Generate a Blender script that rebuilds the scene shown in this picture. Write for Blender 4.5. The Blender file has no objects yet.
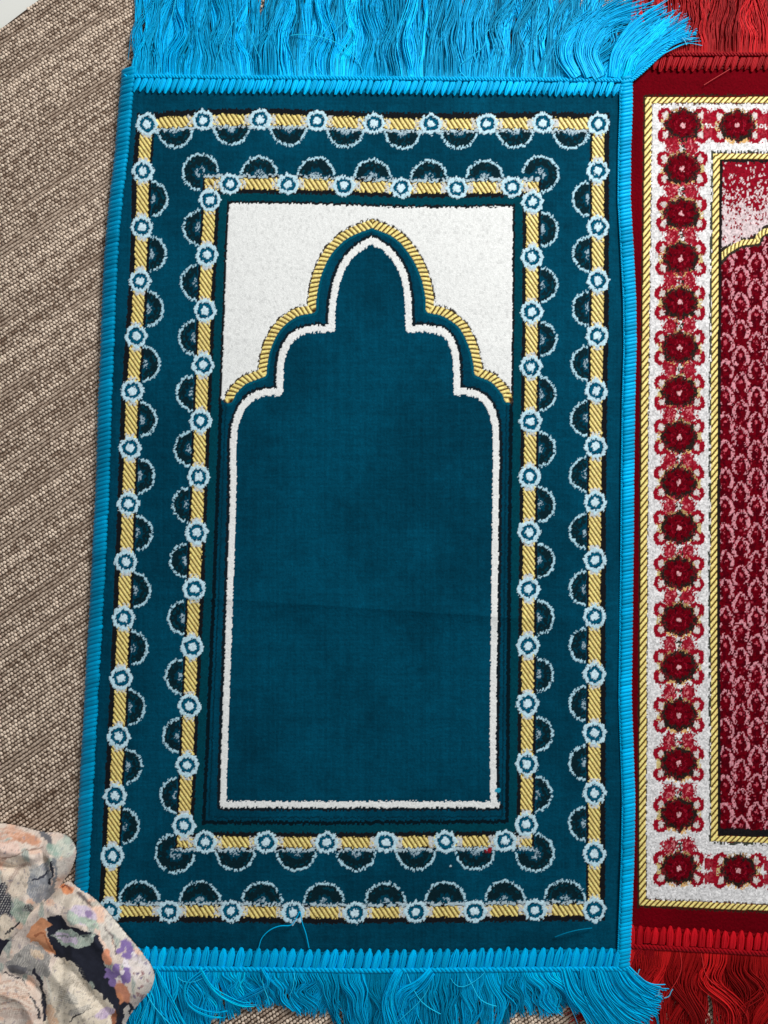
import bpy, math
import numpy as np

rng = np.random.default_rng(7)
sc = bpy.context.scene
COL = sc.collection

# ------------------------------------------------------------------ camera and plane mapping
F = 770.0; TILT = 0.075; CAMH = 0.95
ct, st = math.cos(TILT), math.sin(TILT)
PX = CAMH / F                      # metres per photo pixel on the floor

def P(px, py, z=0.0):
    """ground position (x, y, z) of something seen at px,py that lies at height z"""
    px = np.asarray(px, float); py = np.asarray(py, float)
    dx = (px - 384) / F; dy = -(py - 512) / F; dz = -1.0
    wy = ct * dy - st * dz; wz = st * dy + ct * dz
    k = (z - CAMH) / wz
    out = np.empty(np.broadcast(px, py, z).shape + (3,))
    out[..., 0] = dx * k; out[..., 1] = wy * k; out[..., 2] = z
    return out

def lin(c):
    c = np.asarray(c, float) / 255.0
    return np.where(c <= 0.04045, c / 12.92, ((c + 0.055) / 1.055) ** 2.4)

def hsh(a, b=0.0, s=0.0):
    v = np.sin(a * 12.9898 + b * 78.233 + s * 37.719 + 0.5) * 43758.5453
    return v - np.floor(v)

def vnoise(x, y, sx, sy, seed=0):
    x = x / sx; y = y / sy
    ix = np.floor(x); iy = np.floor(y); fx = x - ix; fy = y - iy
    fx = fx * fx * (3 - 2 * fx); fy = fy * fy * (3 - 2 * fy)
    a = hsh(ix, iy, seed); b = hsh(ix + 1, iy, seed); c = hsh(ix, iy + 1, seed); d = hsh(ix + 1, iy + 1, seed)
    return (a * (1 - fx) + b * fx) * (1 - fy) + (c * (1 - fx) + d * fx) * fy

def smooth(e0, e1, x):
    t = np.clip((x - e0) / (e1 - e0), 0, 1); return t * t * (3 - 2 * t)

def cr(pts, n=6):
    p = np.array(pts, float); q = np.vstack([2 * p[0] - p[1], p, 2 * p[-1] - p[-2]]); out = []
    for i in range(1, len(q) - 2):
        for t in np.linspace(0, 1, n, endpoint=False):
            out.append(0.5 * ((2 * q[i]) + (-q[i-1] + q[i+1]) * t + (2*q[i-1] - 5*q[i] + 4*q[i+1] - q[i+2]) * t*t + (-q[i-1] + 3*q[i] - 3*q[i+1] + q[i+2]) * t**3))
    out.append(p[-1]); return np.array(out)

def polydist(x, y, pts):
    """distance, arc length and side (+ = right of travel on screen) to an open polyline"""
    best = np.full(x.shape, 1e9); S = np.zeros(x.shape); side = np.zeros(x.shape); acc = 0.0
    for (ax, ay), (bx, by) in zip(pts[:-1], pts[1:]):
        dx, dy = bx - ax, by - ay; L2 = dx * dx + dy * dy
        if L2 < 1e-9: continue
        L = math.sqrt(L2)
        t = np.clip(((x - ax) * dx + (y - ay) * dy) / L2, 0, 1)
        d = np.hypot(x - ax - t * dx, y - ay - t * dy)
        m = d < best
        best = np.where(m, d, best); S = np.where(m, acc + t * L, S)
        side = np.where(m, (dx * (y - ay) - dy * (x - ax)) / L, side)
        acc += L
    return best, S, side

def inpoly(x, y, pts):
    ins = np.zeros(x.shape, bool); n = len(pts)
    for i in range(n):
        x1, y1 = pts[i]; x2, y2 = pts[(i + 1) % n]
        if y1 == y2: continue
        c = (y1 > y) != (y2 > y)
        ins ^= c & (x < (x2 - x1) * (y - y1) / (y2 - y1) + x1)
    return ins

# ------------------------------------------------------------------ materials
def material(name, rough=0.9, spec=0.3, sheen=0.0, bump_scale=0.0, bump_dist=0.0004, bump_str=0.5,
             use_gloss=False, vary=0.0, tint=False, rgb=None):
    m = bpy.data.materials.new(name); m.use_nodes = True
    nt = m.node_tree; b = nt.nodes['Principled BSDF']
    tc = nt.nodes.new('ShaderNodeTexCoord')
    if rgb is None:
        a = nt.nodes.new('ShaderNodeAttribute'); a.attribute_name = 'Col'; csock = a.outputs['Color']
    else:
        a = nt.nodes.new('ShaderNodeRGB'); a.outputs[0].default_value = (*lin(rgb), 1); csock = a.outputs[0]
    if vary:
        n = nt.nodes.new('ShaderNodeTexNoise'); n.inputs['Scale'].default_value = 900; n.inputs['Detail'].default_value = 2
        nt.links.new(tc.outputs['Object'], n.inputs['Vector'])
        mr = nt.nodes.new('ShaderNodeMapRange'); mr.inputs['From Min'].default_value = 0.3; mr.inputs['From Max'].default_value = 0.7
        mr.inputs['To Min'].default_value = 1 - vary; mr.inputs['To Max'].default_value = 1 + vary
        nt.links.new(n.outputs['Fac'], mr.inputs['Value'])
        mx = nt.nodes.new('ShaderNodeVectorMath'); mx.operation = 'SCALE'
        nt.links.new(csock, mx.inputs[0]); nt.links.new(mr.outputs[0], mx.inputs['Scale'])
        csock = mx.outputs[0]
    nt.links.new(csock, b.inputs['Base Color'])
    b.inputs['Roughness'].default_value = rough
    b.inputs['Specular IOR Level'].default_value = spec
    b.inputs['Sheen Weight'].default_value = sheen
    b.inputs['Sheen Roughness'].default_value = 0.4
    if sheen: nt.links.new(csock, b.inputs['Sheen Tint'])
    if tint: nt.links.new(csock, b.inputs['Specular Tint'])
    if use_gloss:
        g = nt.nodes.new('ShaderNodeAttribute'); g.attribute_name = 'gloss'
        mr = nt.nodes.new('ShaderNodeMapRange'); mr.inputs['To Min'].default_value = rough; mr.inputs['To Max'].default_value = 0.38
        nt.links.new(g.outputs['Fac'], mr.inputs['Value']); nt.links.new(mr.outputs[0], b.inputs['Roughness'])
        mr2 = nt.nodes.new('ShaderNodeMapRange'); mr2.inputs['To Min'].default_value = spec; mr2.inputs['To Max'].default_value = 0.7
        nt.links.new(g.outputs['Fac'], mr2.inputs['Value']); nt.links.new(mr2.outputs[0], b.inputs['Specular IOR Level'])
    if bump_scale:
        n = nt.nodes.new('ShaderNodeTexNoise'); n.inputs['Scale'].default_value = bump_scale; n.inputs['Detail'].default_value = 3
        nt.links.new(tc.outputs['Object'], n.inputs['Vector'])
        bp = nt.nodes.new('ShaderNodeBump'); bp.inputs['Strength'].default_value = bump_str; bp.inputs['Distance'].default_value = bump_dist
        nt.links.new(n.outputs['Fac'], bp.inputs['Height']); nt.links.new(bp.outputs[0], b.inputs['Normal'])
    return m

M_pile = material('velour_pile', 0.95, 0.04, 0.0, 700, 0.0007, 0.6, use_gloss=True, vary=0.10)
M_thread = material('rayon_thread', 0.48, 0.6, 0.0, 0, vary=0.10, tint=True)
M_red_thread = material('matte_thread', 0.55, 0.6, 0.0, 0, vary=0.10, tint=True)
M_carpet = material('loop_carpet', 0.95, 0.1, 0.0, 500, 0.0006, 0.6, vary=0.18)
M_tile = material('pale_tile', 0.35, 0.4, 0.0, 30, 0.0002, 0.2, rgb=(232, 232, 226))
M_floral = material('printed_cotton', 0.9, 0.15, 0.1, 1500, 0.0003, 0.5, vary=0.08)
M_back = material('rug_backing', 0.95, 0.1, rgb=(70, 60, 52))

# ------------------------------------------------------------------ mesh helpers
def build(name, V, Fc, mat, parent=None, col=None, gloss=None, smooth_shade=True, mats=None, midx=None):
    """V (n,3); Fc: int array (m,k) or list of such"""
    me = bpy.data.meshes.new(name)
    groups = Fc if isinstance(Fc, list) else [Fc]
    loops = np.concatenate([g.ravel() for g in groups]).astype(np.int32)
    counts = np.concatenate([np.full(len(g), g.shape[1], np.int32) for g in groups])
    starts = np.concatenate([[0], np.cumsum(counts)[:-1]]).astype(np.int32)
    me.vertices.add(len(V)); me.vertices.foreach_set('co', np.ascontiguousarray(V, np.float32).ravel())
    me.loops.add(len(loops)); me.loops.foreach_set('vertex_index', loops)
    me.polygons.add(len(counts)); me.polygons.foreach_set('loop_start', starts)
    try: me.polygons.foreach_set('loop_total', counts)
    except Exception: pass
    me.update(calc_edges=True)
    me.polygons.foreach_set('use_smooth', np.full(len(counts), smooth_shade))
    if col is not None:
        a = me.color_attributes.new('Col', 'FLOAT_COLOR', 'POINT')
        c4 = np.ones((len(V), 4), np.float32); c4[:, :3] = np.clip(col, 0, 1); a.data.foreach_set('color', c4.ravel())
    if gloss is not None:
        a = me.attributes.new('gloss', 'FLOAT', 'POINT'); a.data.foreach_set('value', np.ascontiguousarray(gloss, np.float32))
    me.materials.append(mat)
    me.update()
    o = bpy.data.objects.new(name, me); COL.objects.link(o)
    if parent is not None:
        o.parent = parent; o.matrix_parent_inverse = parent.matrix_world.inverted() if False else o.matrix_parent_inverse
        o.location = -np.array(parent.location)
    return o

def thing(name, label, cat, loc, group=None):
    o = bpy.data.objects.new(name, None); COL.objects.link(o); o.location = loc; o.empty_display_size = 0.02
    o['label'] = label; o['category'] = cat
    if group: o['group'] = group
    return o

class Tubes:
    """collects many tubes and builds them as one mesh"""
    def __init__(s): s.V = []; s.F = []; s.C = []; s.n = 0
    def add(s, paths, rad, col, sides=4, flat=1.0):
        """paths (N,M,3) metres; rad (N,M) metres; col (N,3) or (N,M,3)"""
        paths = np.asarray(paths, float); N, M, _ = paths.shape
        rad = np.broadcast_to(rad, (N, M))
        T = np.gradient(paths, axis=1); T /= np.linalg.norm(T, axis=2, keepdims=True) + 1e-12
        up = np.zeros_like(T); up[..., 2] = 1
        A = np.cross(T, up); nA = np.linalg.norm(A, axis=2, keepdims=True)
        A = np.where(nA < 1e-3, np.array([1., 0, 0]), A / (nA + 1e-12)); B = np.cross(A, T)
        V = np.empty((N, M, sides, 3))
        for k in range(sides):
            a = 2 * math.pi * (k + 0.5) / sides
            V[:, :, k] = paths + rad[..., None] * (math.cos(a) * A + flat * math.sin(a) * B)
        idx = np.arange(N * M * sides).reshape(N, M, sides) + s.n
        a = idx[:, :-1]; b = idx[:, 1:]
        f = np.stack([a, b, np.roll(b, -1, 2), np.roll(a, -1, 2)], -1).reshape(-1, 4)
        c = np.asarray(col, float)
        if c.ndim == 1: c = np.broadcast_to(c, (N, 3))
        if c.ndim == 2: c = np.broadcast_to(c[:, None, :], (N, M, 3))
        c = np.broadcast_to(c[:, :, None, :], (N, M, sides, 3))
        s.V.append(V.reshape(-1, 3)); s.F.append(f); s.C.append(c.reshape(-1, 3)); s.n += N * M * sides
    def build(s, name, mat, parent):
        return build(name, np.concatenate(s.V), np.concatenate(s.F), mat, parent, np.concatenate(s.C))

def grid_mesh(name, PXg, PYg, Z, col, gloss, mat, parent, skirt=0.004):
    """a thick sheet from a (H,W) grid of photo positions, heights Z"""
    H, W = PXg.shape
    V = P(PXg, PYg, Z).reshape(-1, 3)
    i = np.arange(H * W).reshape(H, W)
    f = np.stack([i[1:, :-1], i[1:, 1:], i[:-1, 1:], i[:-1, :-1]], -1).reshape(-1, 4)
    ring = np.concatenate([i[0, :], i[1:, -1], i[-1, -2::-1], i[-2:0:-1, 0]])
    R = V[ring].copy(); R[:, 2] -= skirt
    j = np.arange(len(ring)) + H * W; j2 = np.roll(j, -1); r2 = np.roll(ring, -1)
    f2 = np.stack([ring, r2, j2, j], -1)
    V = np.vstack([V, R]); col = np.vstack([col.reshape(-1, 3), col.reshape(-1, 3)[ring]])
    gloss = np.concatenate([gloss.ravel(), gloss.ravel()[ring]])
    return build(name, V, [f, f2, j[::-1][None, :]], mat, parent, col, gloss)

# ------------------------------------------------------------------ heights of the layers
Z_TEAL = -0.0030; Z_RED = -0.0050; Z_FLOOR = -0.0100
def z_teal(x): return Z_TEAL + 0.0022 * smooth(590, 618, x)

# ------------------------------------------------------------------ teal rug: traced guide lines
OL = [(147,124),(143,171),(142,227),(140,281),(136.2,336.5),(132.5,391),(130,448),(128.3,504),(126,562),(123.6,618),(121,678),(118.5,736.5),(115,796),(112.3,856),(109.5,911)]
OR_ = [(598.5,124),(598,171),(598,227),(598,281),(597.3,336),(596.3,391),(595.6,446.5),(595,502.5),(594.8,560),(594.7,616.5),(594.6,674.5),(594.5,733),(594.5,793),(594.3,854),(594.3,910)]
OT = [(147,124),(203,120),(260,119.5),(317,121),(374,123.5),(431,124),(487,123.5),(543,123),(598.5,124)]
OB = [(109.5,911),(169,911.5),(231,911.5),(293,912.5),(355,913),(416,912),(475,911.5),(535,910),(594.3,910)]
IL = [(210,200),(207,255),(205,310.5),(203,365),(200.6,421),(198.6,477),(196.5,532.5),(194.5,589),(192,647),(189.3,706),(187,765),(184,825.5)]
IR = [(532.5,202),(532,257),(531.8,312),(531,367),(530.4,421.5),(529.6,477),(529,532),(528.5,589),(528,646),(527.5,704),(527,764),(526.3,824.5)]
IT = [(230,184),(288,184),(344,185.5),(401,188),(457,188),(512,187)]
IB = [(205,842),(266,842),(326.5,842.5),(386,842),(445.5,841.5),(505,841)]
def fx_(pts, ext=None):
    p = np.array(pts, float)
    return lambda y: np.interp(y, p[:, 1], p[:, 0]) + np.where(y < p[0, 1], (y - p[0, 1]) * (p[1, 0] - p[0, 0]) / (p[1, 1] - p[0, 1]), 0) + np.where(y > p[-1, 1], (y - p[-1, 1]) * (p[-1, 0] - p[-2, 0]) / (p[-1, 1] - p[-2, 1]), 0)
def fy_(pts):
    p = np.array(pts, float); return lambda x: np.interp(x, p[:, 0], p[:, 1])
L1, R1, T1, B1 = fx_(OL), fx_(OR_), fy_(OT), fy_(OB)
L2, R2, T2, B2 = fx_(IL), fx_(IR), fy_(IT), fy_(IB)

LEFT_EDGE = np.array([(124,60),(123,80),(121,100),(117,150),(111,200),(106.5,250),(104,300),(102,360),(100,400),(98,480),(95,540),(92,600),(88.5,660),(86,710),(82,780),(79,840),(77,880),(74,920),(72,953),(71,975)])
RIGHT_EDGE = np.array([(634,60),(631,85),(631,110),(629.5,150),(629,200),(632,250),(634.5,300),(635,345),(633.5,400),(632.5,470),(632,540),(631,620),(630,700),(632.5,770),(633.5,800),(632.5,860),(631,900),(629.5,940),(628,975)])
LE = lambda y: np.interp(y, LEFT_EDGE[:, 1], LEFT_EDGE[:, 0])
RE = lambda y: np.interp(y, RIGHT_EDGE[:, 1], RIGHT_EDGE[:, 0])
TOPY = lambda x: np.interp(x, [120, 250, 380, 640], [77.5, 79, 80, 82])
BOTY = lambda x: np.interp(x, [70, 200, 370, 480, 640], [965, 966, 968, 967, 966])

# ------------------------------------------------------------------ teal rug: woven face
def rope_gold(x, y, ph, w, seed=0):
    """gold twisted stripe colour; ph stripe phase, w -1..1 across"""
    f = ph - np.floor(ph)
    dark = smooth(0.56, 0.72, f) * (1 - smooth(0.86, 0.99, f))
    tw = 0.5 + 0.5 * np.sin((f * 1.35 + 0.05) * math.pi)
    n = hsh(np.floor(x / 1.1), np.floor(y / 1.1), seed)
    c = lin((184, 142, 54)) * (1 - tw[:, None]) + lin((255, 232, 142)) * tw[:, None]  # highlight on each twist painted in as paler gold
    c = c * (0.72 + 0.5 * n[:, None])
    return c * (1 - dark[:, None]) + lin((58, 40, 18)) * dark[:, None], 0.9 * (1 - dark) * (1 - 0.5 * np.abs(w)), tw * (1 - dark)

def teal_face(parent):
    st_ = 0.72
    H = int(876 / st_); W = int(512 / st_)
    v = np.linspace(0, 1, H)[:, None] * np.ones((1, W)); u = np.linspace(0, 1, W)[None, :] * np.ones((H, 1))
    Yl = 84 + v * (960 - 84)
    PXg = (LE(Yl) + 6) * (1 - u) + (RE(Yl) - 5) * u
    PYg = (TOPY(PXg) + 6) * (1 - v) + (BOTY(PXg) - 4) * v
    X0 = PXg.ravel(); Y0 = PYg.ravel()
    ix = np.floor(X0 / 1.55); iy = np.floor(Y0 / 1.7)
    X = X0 + 0.9 * (hsh(iy, np.floor(X0 / 7), 1) - 0.5) + 0.5 * (hsh(ix, iy, 9) - 0.5)
    Y = Y0 + 2.3 * (hsh(ix, np.floor(Y0 / 9), 2) - 0.5) + 0.5 * (hsh(ix, iy, 11) - 0.5)
    n = len(X); C = np.empty((n, 3)); G = np.zeros(n); Hh = np.zeros(n)
    # field velour
    C[:] = lin((0, 63, 85))
    brush = vnoise(X0, Y0, 60, 90, 3) * 0.5 + vnoise(X0, Y0, 25, 34, 4) * 0.3 + vnoise(X0, Y0, 10, 9, 5) * 0.2
    brush = smooth(0.28, 0.72, brush); C *= (0.83 + 0.34 * brush)[:, None]
    C *= (1 + 0.22 * (vnoise(X0, Y0, 7, 1.7, 6) - .5) + 0.16 * (vnoise(X0, Y0, 1.7, 12, 7) - .5))[:, None]
    C *= (1 + 0.14 * (hsh(ix, 0, 3) - 0.5) + 0.10 * (hsh(iy, 0, 4) - 0.5) + 0.22 * (hsh(ix, iy, 5) - 0.5))[:, None]
    BLK = lin((22, 24, 28)); DK = lin((14, 30, 38)); WHT = lin((234, 235, 233)); ICE = lin((168, 206, 222))
    def put(m, c, h=None, g=0.0):
        if c is WHT: C[m] = c * (0.94 + 0.12 * hsh(ix[m], iy[m], 6))[:, None]; Hh[m] = h; G[m] = 0; return
        C[m] = c * (0.86 + 0.28 * hsh(ix[m], iy[m], 6))[:, None]
        if h is not None: Hh[m] = h
        G[m] = g
    d1 = np.maximum.reduce([L1(Y) - X, X - R1(Y), T1(X) - Y, Y - B1(X)])
    d2 = np.maximum.reduce([L2(Y) - X, X - R2(Y), T2(X) - Y, Y - B2(X)])
    horiz1 = np.maximum(T1(X) - Y, Y - B1(X)) > np.maximum(L1(Y) - X, X - R1(Y))
    horiz2 = np.maximum(T2(X) - Y, Y - B2(X)) > np.maximum(L2(Y) - X, X - R2(Y))
    # outer chain: dark flanks
    put((d1 > 4) & (d1 < 10.9), BLK, -0.35); put((d1 < -4) & (d1 > -8.3), BLK, -0.35)
    # inner chain: dark flanks, dull green band, second dark line
    put((d2 < -4) & (d2 > -9.6), BLK, -0.35); put((d2 > 4) & (d2 < 8.3), BLK, -0.35)
    put((d2 < -9.6) & (d2 > -17.3), lin((0, 62, 76)), 0.0)
    put((d2 < -17.3) & (d2 > -20.0) & (Y < 405), BLK, -0.3)
    put((d2 < -17.6) & (d2 > -21.3) & (Y >= 405), lin((6, 24, 32)), -0.35)
    put((d2 < -23.5) & (d2 > -25) & (Y >= 405), lin((2, 46, 62)), -0.2)
    # gold bars
    def gold(m, ph, w):
        c, g, tw = rope_gold(X[m], Y[m], ph[m], w[m]); C[m] = c; G[m] = g; Hh[m] = -0.9 + 0.9 * tw
    for d, hz in ((d1, horiz1), (d2, horiz2)):
        ph = np.where(hz, (X0 - Y0 / 1.5) / 5.0, (Y0 - 1.45 * X0) / 6.3)
        dd = np.abs(d); m = dd < np.where(hz, 5.2, 5.9)
        gold(m, ph, d / 6)
        # beaded pale line beside horizontal bars
        beads = hz & (np.sign(d) == (-1 if d is d1 else 1)) & (dd > 5.8) & (dd < 8.6 + 1.6 * hsh(np.floor(X / 1.6), 1, 8)) & (hsh(np.floor(X / 2.0), np.floor(Y / 2), 8) > 0.38)
        put(beads, lin((170, 190, 198)), 0.1)
    # scallops
    def scallop(cx, cy, nx, ny, r=17.6, seed=0, full=False):
        m = np.flatnonzero((np.abs(X0 - cx) < r + 5) & (np.abs(Y0 - cy) < r + 5))
        x = X[m] - cx; y = Y[m] - cy
        rr = np.hypot(x, y); th = np.arctan2(y, x)
        rr = rr + 1.3 * (hsh(np.floor(th * 11), seed, 1) - 0.5) + 0.7 * (hsh(np.floor(th * 23), seed, 2) - 0.5)
        along = x * nx + y * ny
        ok = along > 1.0 if not full else ~((x * nx > -0.5) & (y * ny > -0.5))
        a = m[ok & (rr < r - 2.2)]; put(a, lin((0, 58, 78)), -0.1)
        a = m[ok & (rr < r - 2.2) & (rr + 2.4 * np.abs(np.sin(4.5 * th)) > 9.6)]; put(a, lin((10, 35, 43)), -0.3)
        a = m[ok & (rr < r - 4.4) & (rr > r - 6.2) & (hsh(np.floor(th * 6), seed, 7) > .6)]; put(a, lin((0, 58, 74)), -0.2)
        a = m[ok & (rr >= r - 2.0) & (rr < r + 0.3) & (hsh(np.floor(th * 17), seed, 3) > 0.10)]; put(a, lin((172, 210, 224)), 0.4)
        a = m[ok & (rr < 5.2) & (hsh(np.floor(x / 1.4), np.floor(y / 1.4), seed + .3) > 0.42)]; put(a, lin((150, 175, 188)), 0.4)
    k = 0
    def mids(pts): return [((a[0] + b[0]) / 2, (a[1] + b[1]) / 2) for a, b in zip(pts[:-1], pts[1:])]
    for i, (cx, cy) in enumerate(mids(OL)): scallop(cx + 8.0, cy, 1, 0, 17.8, seed=(k := k + 1)) if 0 < i < 13 else None
    for i, (cx, cy) in enumerate(mids(OR_)): scallop(cx - 8.0, cy, -1, 0, 17.8, seed=(k := k + 1)) if 0 < i < 13 else None
    for cx, cy in mids(OT): scallop(cx, cy + 7.0, 0, 1, 18.4, seed=(k := k + 1))
    for cx, cy in mids(OB): scallop(cx, cy - 9.5, 0, -1, 20.8, seed=(k := k + 1))
    for cx, cy in mids(IL): scallop(cx - 8.0, cy, -1, 0, 17.8, seed=(k := k + 1))
    for cx, cy in mids(IR): scallop(cx + 8.0, cy, 1, 0, 17.8, seed=(k := k + 1))
    for cx, cy in mids(IT): scallop(cx, cy - 9.0, 0, -1, 18.8, seed=(k := k + 1))
    for cx, cy in mids(IB): scallop(cx, cy + 9.0, 0, 1, 20.0, seed=(k := k + 1))
    scallop(200.5, 172, 1, 1, 18.5, 91, True); scallop(540.8, 174, -1, 1, 18.5, 92, True)
    scallop(175, 853.5, 1, -1, 19.8, 93, True); scallop(534.8, 853, -1, -1, 19.4, 94, True)
    for d, hz in ((d1, horiz1), (d2, horiz2)):
        dd = np.abs(d); beads = hz & (np.sign(d) == (-1 if d is d1 else 1)) & (dd > 5.8) & (dd < 8.0 + 1.8 * hsh(np.floor(X / 1.6), 1, 8)) & (hsh(np.floor(X / 1.8), np.floor(Y / 2), 8) > 0.5)
        put(beads, lin((176, 198, 208)), 0.2)
    # panel above the arch
    GA_l = [(227, 409), (229.5, 398), (233.5, 390), (244, 379.5), (252, 374), (262, 370)]
    arcs_gold = [cr([(229.2, 399), (230.6, 395.5), (233.5, 390.5), (244, 380.5), (262.5, 373)]),
                 cr([(262.5, 373), (263, 366), (267, 347), (277.5, 327), (294, 313.5), (312, 309)]),
                 cr([(312, 309), (312.5, 297), (317, 275), (328, 252), (346, 234.5), (372, 223.5)]),
                 cr([(372, 223.5), (396, 234), (413, 252), (424.5, 275), (429.5, 297), (430, 309)]),
                 cr([(430, 309), (446, 313), (463, 326), (473, 346), (477.5, 364), (478.3, 372)]),
                 cr([(478.3, 372), (494, 379), (505, 391), (507, 395), (508.2, 398.5)])]
    gpts = np.vstack(arcs_gold)
    gm = np.argsort(gpts[:, 0], kind='stable'); gx, gy = gpts[gm, 0], gpts[gm, 1]
    yg = np.interp(X, gx, gy)
    panel = (d2 < -19.6) & (Y < yg) & (X > 215) & (X < 520) & (Y < 412)
    put(panel, WHT, 0.25)
    C[panel] *= (1 - 0.10 * (hsh(np.floor(X0[panel] / 2.2), np.floor(Y0[panel] / 3), 13) > 0.9))[:, None]
    Hh[panel] += 0.25 * vnoise(X0[panel], Y0[panel], 3.0, 3.5, 14)
    near = np.flatnonzero((X0 > 215) & (X0 < 525) & (Y0 > 210) & (Y0 < 425))
    dg, sg, sd = polydist(X[near], Y[near], gpts)
    a = near[(dg > 3.0) & (dg < 5.6) & (d2[near] < -18) & (hsh(np.floor(X[near] / 1.5), np.floor(Y[near] / 2), 4) > 0.25)]
    put(a, lin((60, 52, 46)), 0)
    dg0, sg0, sd0 = polydist(X0[near], Y0[near], gpts)
    below = sd0 > 0
    a = near[(dg0 > 3.4) & (dg0 < 6.6) & below & (d2[near] < -17)]; put(a, lin((0, 82, 104)), -0.1)
    m = (dg0 < 4.0) & (d2[near] < -18.0)
    c, g, tw = rope_gold(X0[near][m], Y0[near][m], (sg0[m] * np.where(X0[near][m] < 372, 1, 1) + sd0[m] * np.where(X0[near][m] < 372, -0.4, 0.4)) / 4.6, sd0[m] / 4)
    C[near[m]] = c; G[near[m]] = g; Hh[near[m]] = -0.5 + 1.1 * tw
    # white inner outline
    wl = np.vstack([[(497, 804.5), (223, 804.5)],
         cr([(223, 804.5), (225.6, 720), (229.8, 600), (233, 500), (233.5, 440), (238, 417), (246.5, 402), (259, 394), (279.8, 391.5)]),
         cr([(279.8, 391.5), (280.3, 368), (284.5, 349), (295, 335), (310, 329.5), (331.5, 328.5)]),
         cr([(331.5, 328.5), (333.2, 300), (340, 272), (353.5, 252), (372, 240.5)]),
         cr([(372, 240.5), (390.5, 252.5), (402, 271), (407.5, 295), (409, 328.5)]),
         cr([(409, 328.5), (430, 329), (445.5, 334), (454, 348), (456.5, 368), (457, 391.5)]),
         cr([(457, 391.5), (475, 393.5), (486, 401), (493.5, 417), (496, 440), (495.5, 500), (494.3, 620), (493, 730), (493.5, 804.5)])])
    near = np.flatnonzero((X0 > 212) & (X0 < 508) & (Y0 > 228) & (Y0 < 816))
    ymid = (Y0[near] > 470) & (Y0[near] < 790) & (X0[near] > 245) & (X0[near] < 480)
    near = near[~ymid]
    dw, sw, sdw = polydist(X[near], Y[near], wl)
    a = near[(dw > 3.0) & (dw < 6.3) & (sdw < 0)]; put(a, lin((16, 28, 36)), -0.3)
    a = near[(dw < np.where(Y[near] > 430, 3.15, 3.4))]; put(a, WHT, 0.35)
    # rosettes on top
    seen = set()
    for lst, hz in ((OL, 0), (OR_, 0), (OT, 1), (OB, 1), (IL, 0), (IR, 0), (IT, 1), (IB, 1)):
        for (cx, cy) in lst:
            key = (round(cx), round(cy))
            if key in seen: continue
            seen.add(key); k += 1
            s = 0.95 + 0.08 * (cy / 1000)
            m = np.flatnonzero((np.abs(X0 - cx) < 20) & (np.abs(Y0 - cy) < 20))
            x = (X[m] - cx) / s; y = (Y[m] - cy) / s
            rr = np.hypot(x, y * (1.06 if hz else 0.98)); th = np.arctan2(y, x)
            lob = 0.55 * np.cos(8 * th + 0.3)
            rj = rr + 1.5 * (hsh(np.floor(th * 9), k, 1) - 0.5) - lob
            al, pe = (np.abs(x), np.abs(y)) if hz else (np.abs(y), np.abs(x))
            a = m[(np.minimum(np.abs(d1[m]), np.abs(d2[m])) < 6) & (al < (16.5 if hz else 14.5)) & (pe < 4.8) & (hsh(np.floor(al / 1.4), np.floor(pe / 1.2), k) > 0.25)]; put(a, lin((200, 204, 204)), 0.0)
            a = m[rj < 11.3]; put(a, lin((190, 222, 234)), 0.5)
            rk = rr + 0.8 * (hsh(np.floor(th * 7), k, 2) - 0.5)
            a = m[rk < 7.7]; put(a, lin((0, 84, 112)), 0.1)
            a = m[(rk < 8.1) & (rk > 6.6) & (hsh(np.floor(th * 5), k, 4) > .45)]; put(a, lin((0, 52, 78)), 0.1)
            a = m[rr + 0.9 * (hsh(np.floor(th * 3), k, 3) - 0.5) < 4.1]; put(a, lin((205, 230, 240)), 0.6)
    # stray fluff
    for sx, sy, sr, cc in ((490, 849.5, 2.6, (150, 30, 40)), (498, 790.5, 3.0, (40, 150, 180)), (450.5, 867, 1.0, (180, 200, 205)), (486, 851, 1.6, (120, 30, 40))):
        m = np.hypot(X - sx, (Y - sy)) < sr; put(m, lin(cc), 0.6)
    # relief
    tuft = (hsh(ix, iy, 21) - 0.5) * 0.35 * (1 - G) * np.where(panel, 0.45, 1)
    z = Hh * 0.00075 + tuft * 0.0008
    # velour rolls over gently at the hems, and faint folds cross the sheet
    edge = np.minimum.reduce([X0 - LE(Y0), RE(Y0) - X0, Y0 - TOPY(X0), BOTY(X0) - Y0])
    z += -0.0016 * (1 - smooth(4, 22, edge))
    yc = 601 + 0.065 * (X0 - 255); z += 0.0042 * np.exp(-np.abs(Y0 - yc) / np.where(Y0 < yc, 26, 12.0)) * smooth(120, 230, X0) * (1 - 0.6 * smooth(500, 600, X0))
    z += 0.0009 * np.exp(-np.abs(X0 - 372 - 4 * np.sin(Y0 / 80)) / 9.0) * smooth(500, 640, Y0)
    z += 0.0010 * np.exp(-np.abs(Y0 - 340 - 0.03 * (X0 - 300)) / 20.0) * smooth(150, 260, X0)
    z += 0.0022 * (vnoise(X0, Y0, 120, 150, 31) - 0.5) + 0.0005 * (vnoise(X0, Y0, 30, 36, 32) - 0.5)
    Z = (z_teal(X0) + z).reshape(H, W)
    return grid_mesh('woven_pile', PXg, PYg, Z, C, G, M_pile, parent, 0.0045)

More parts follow.
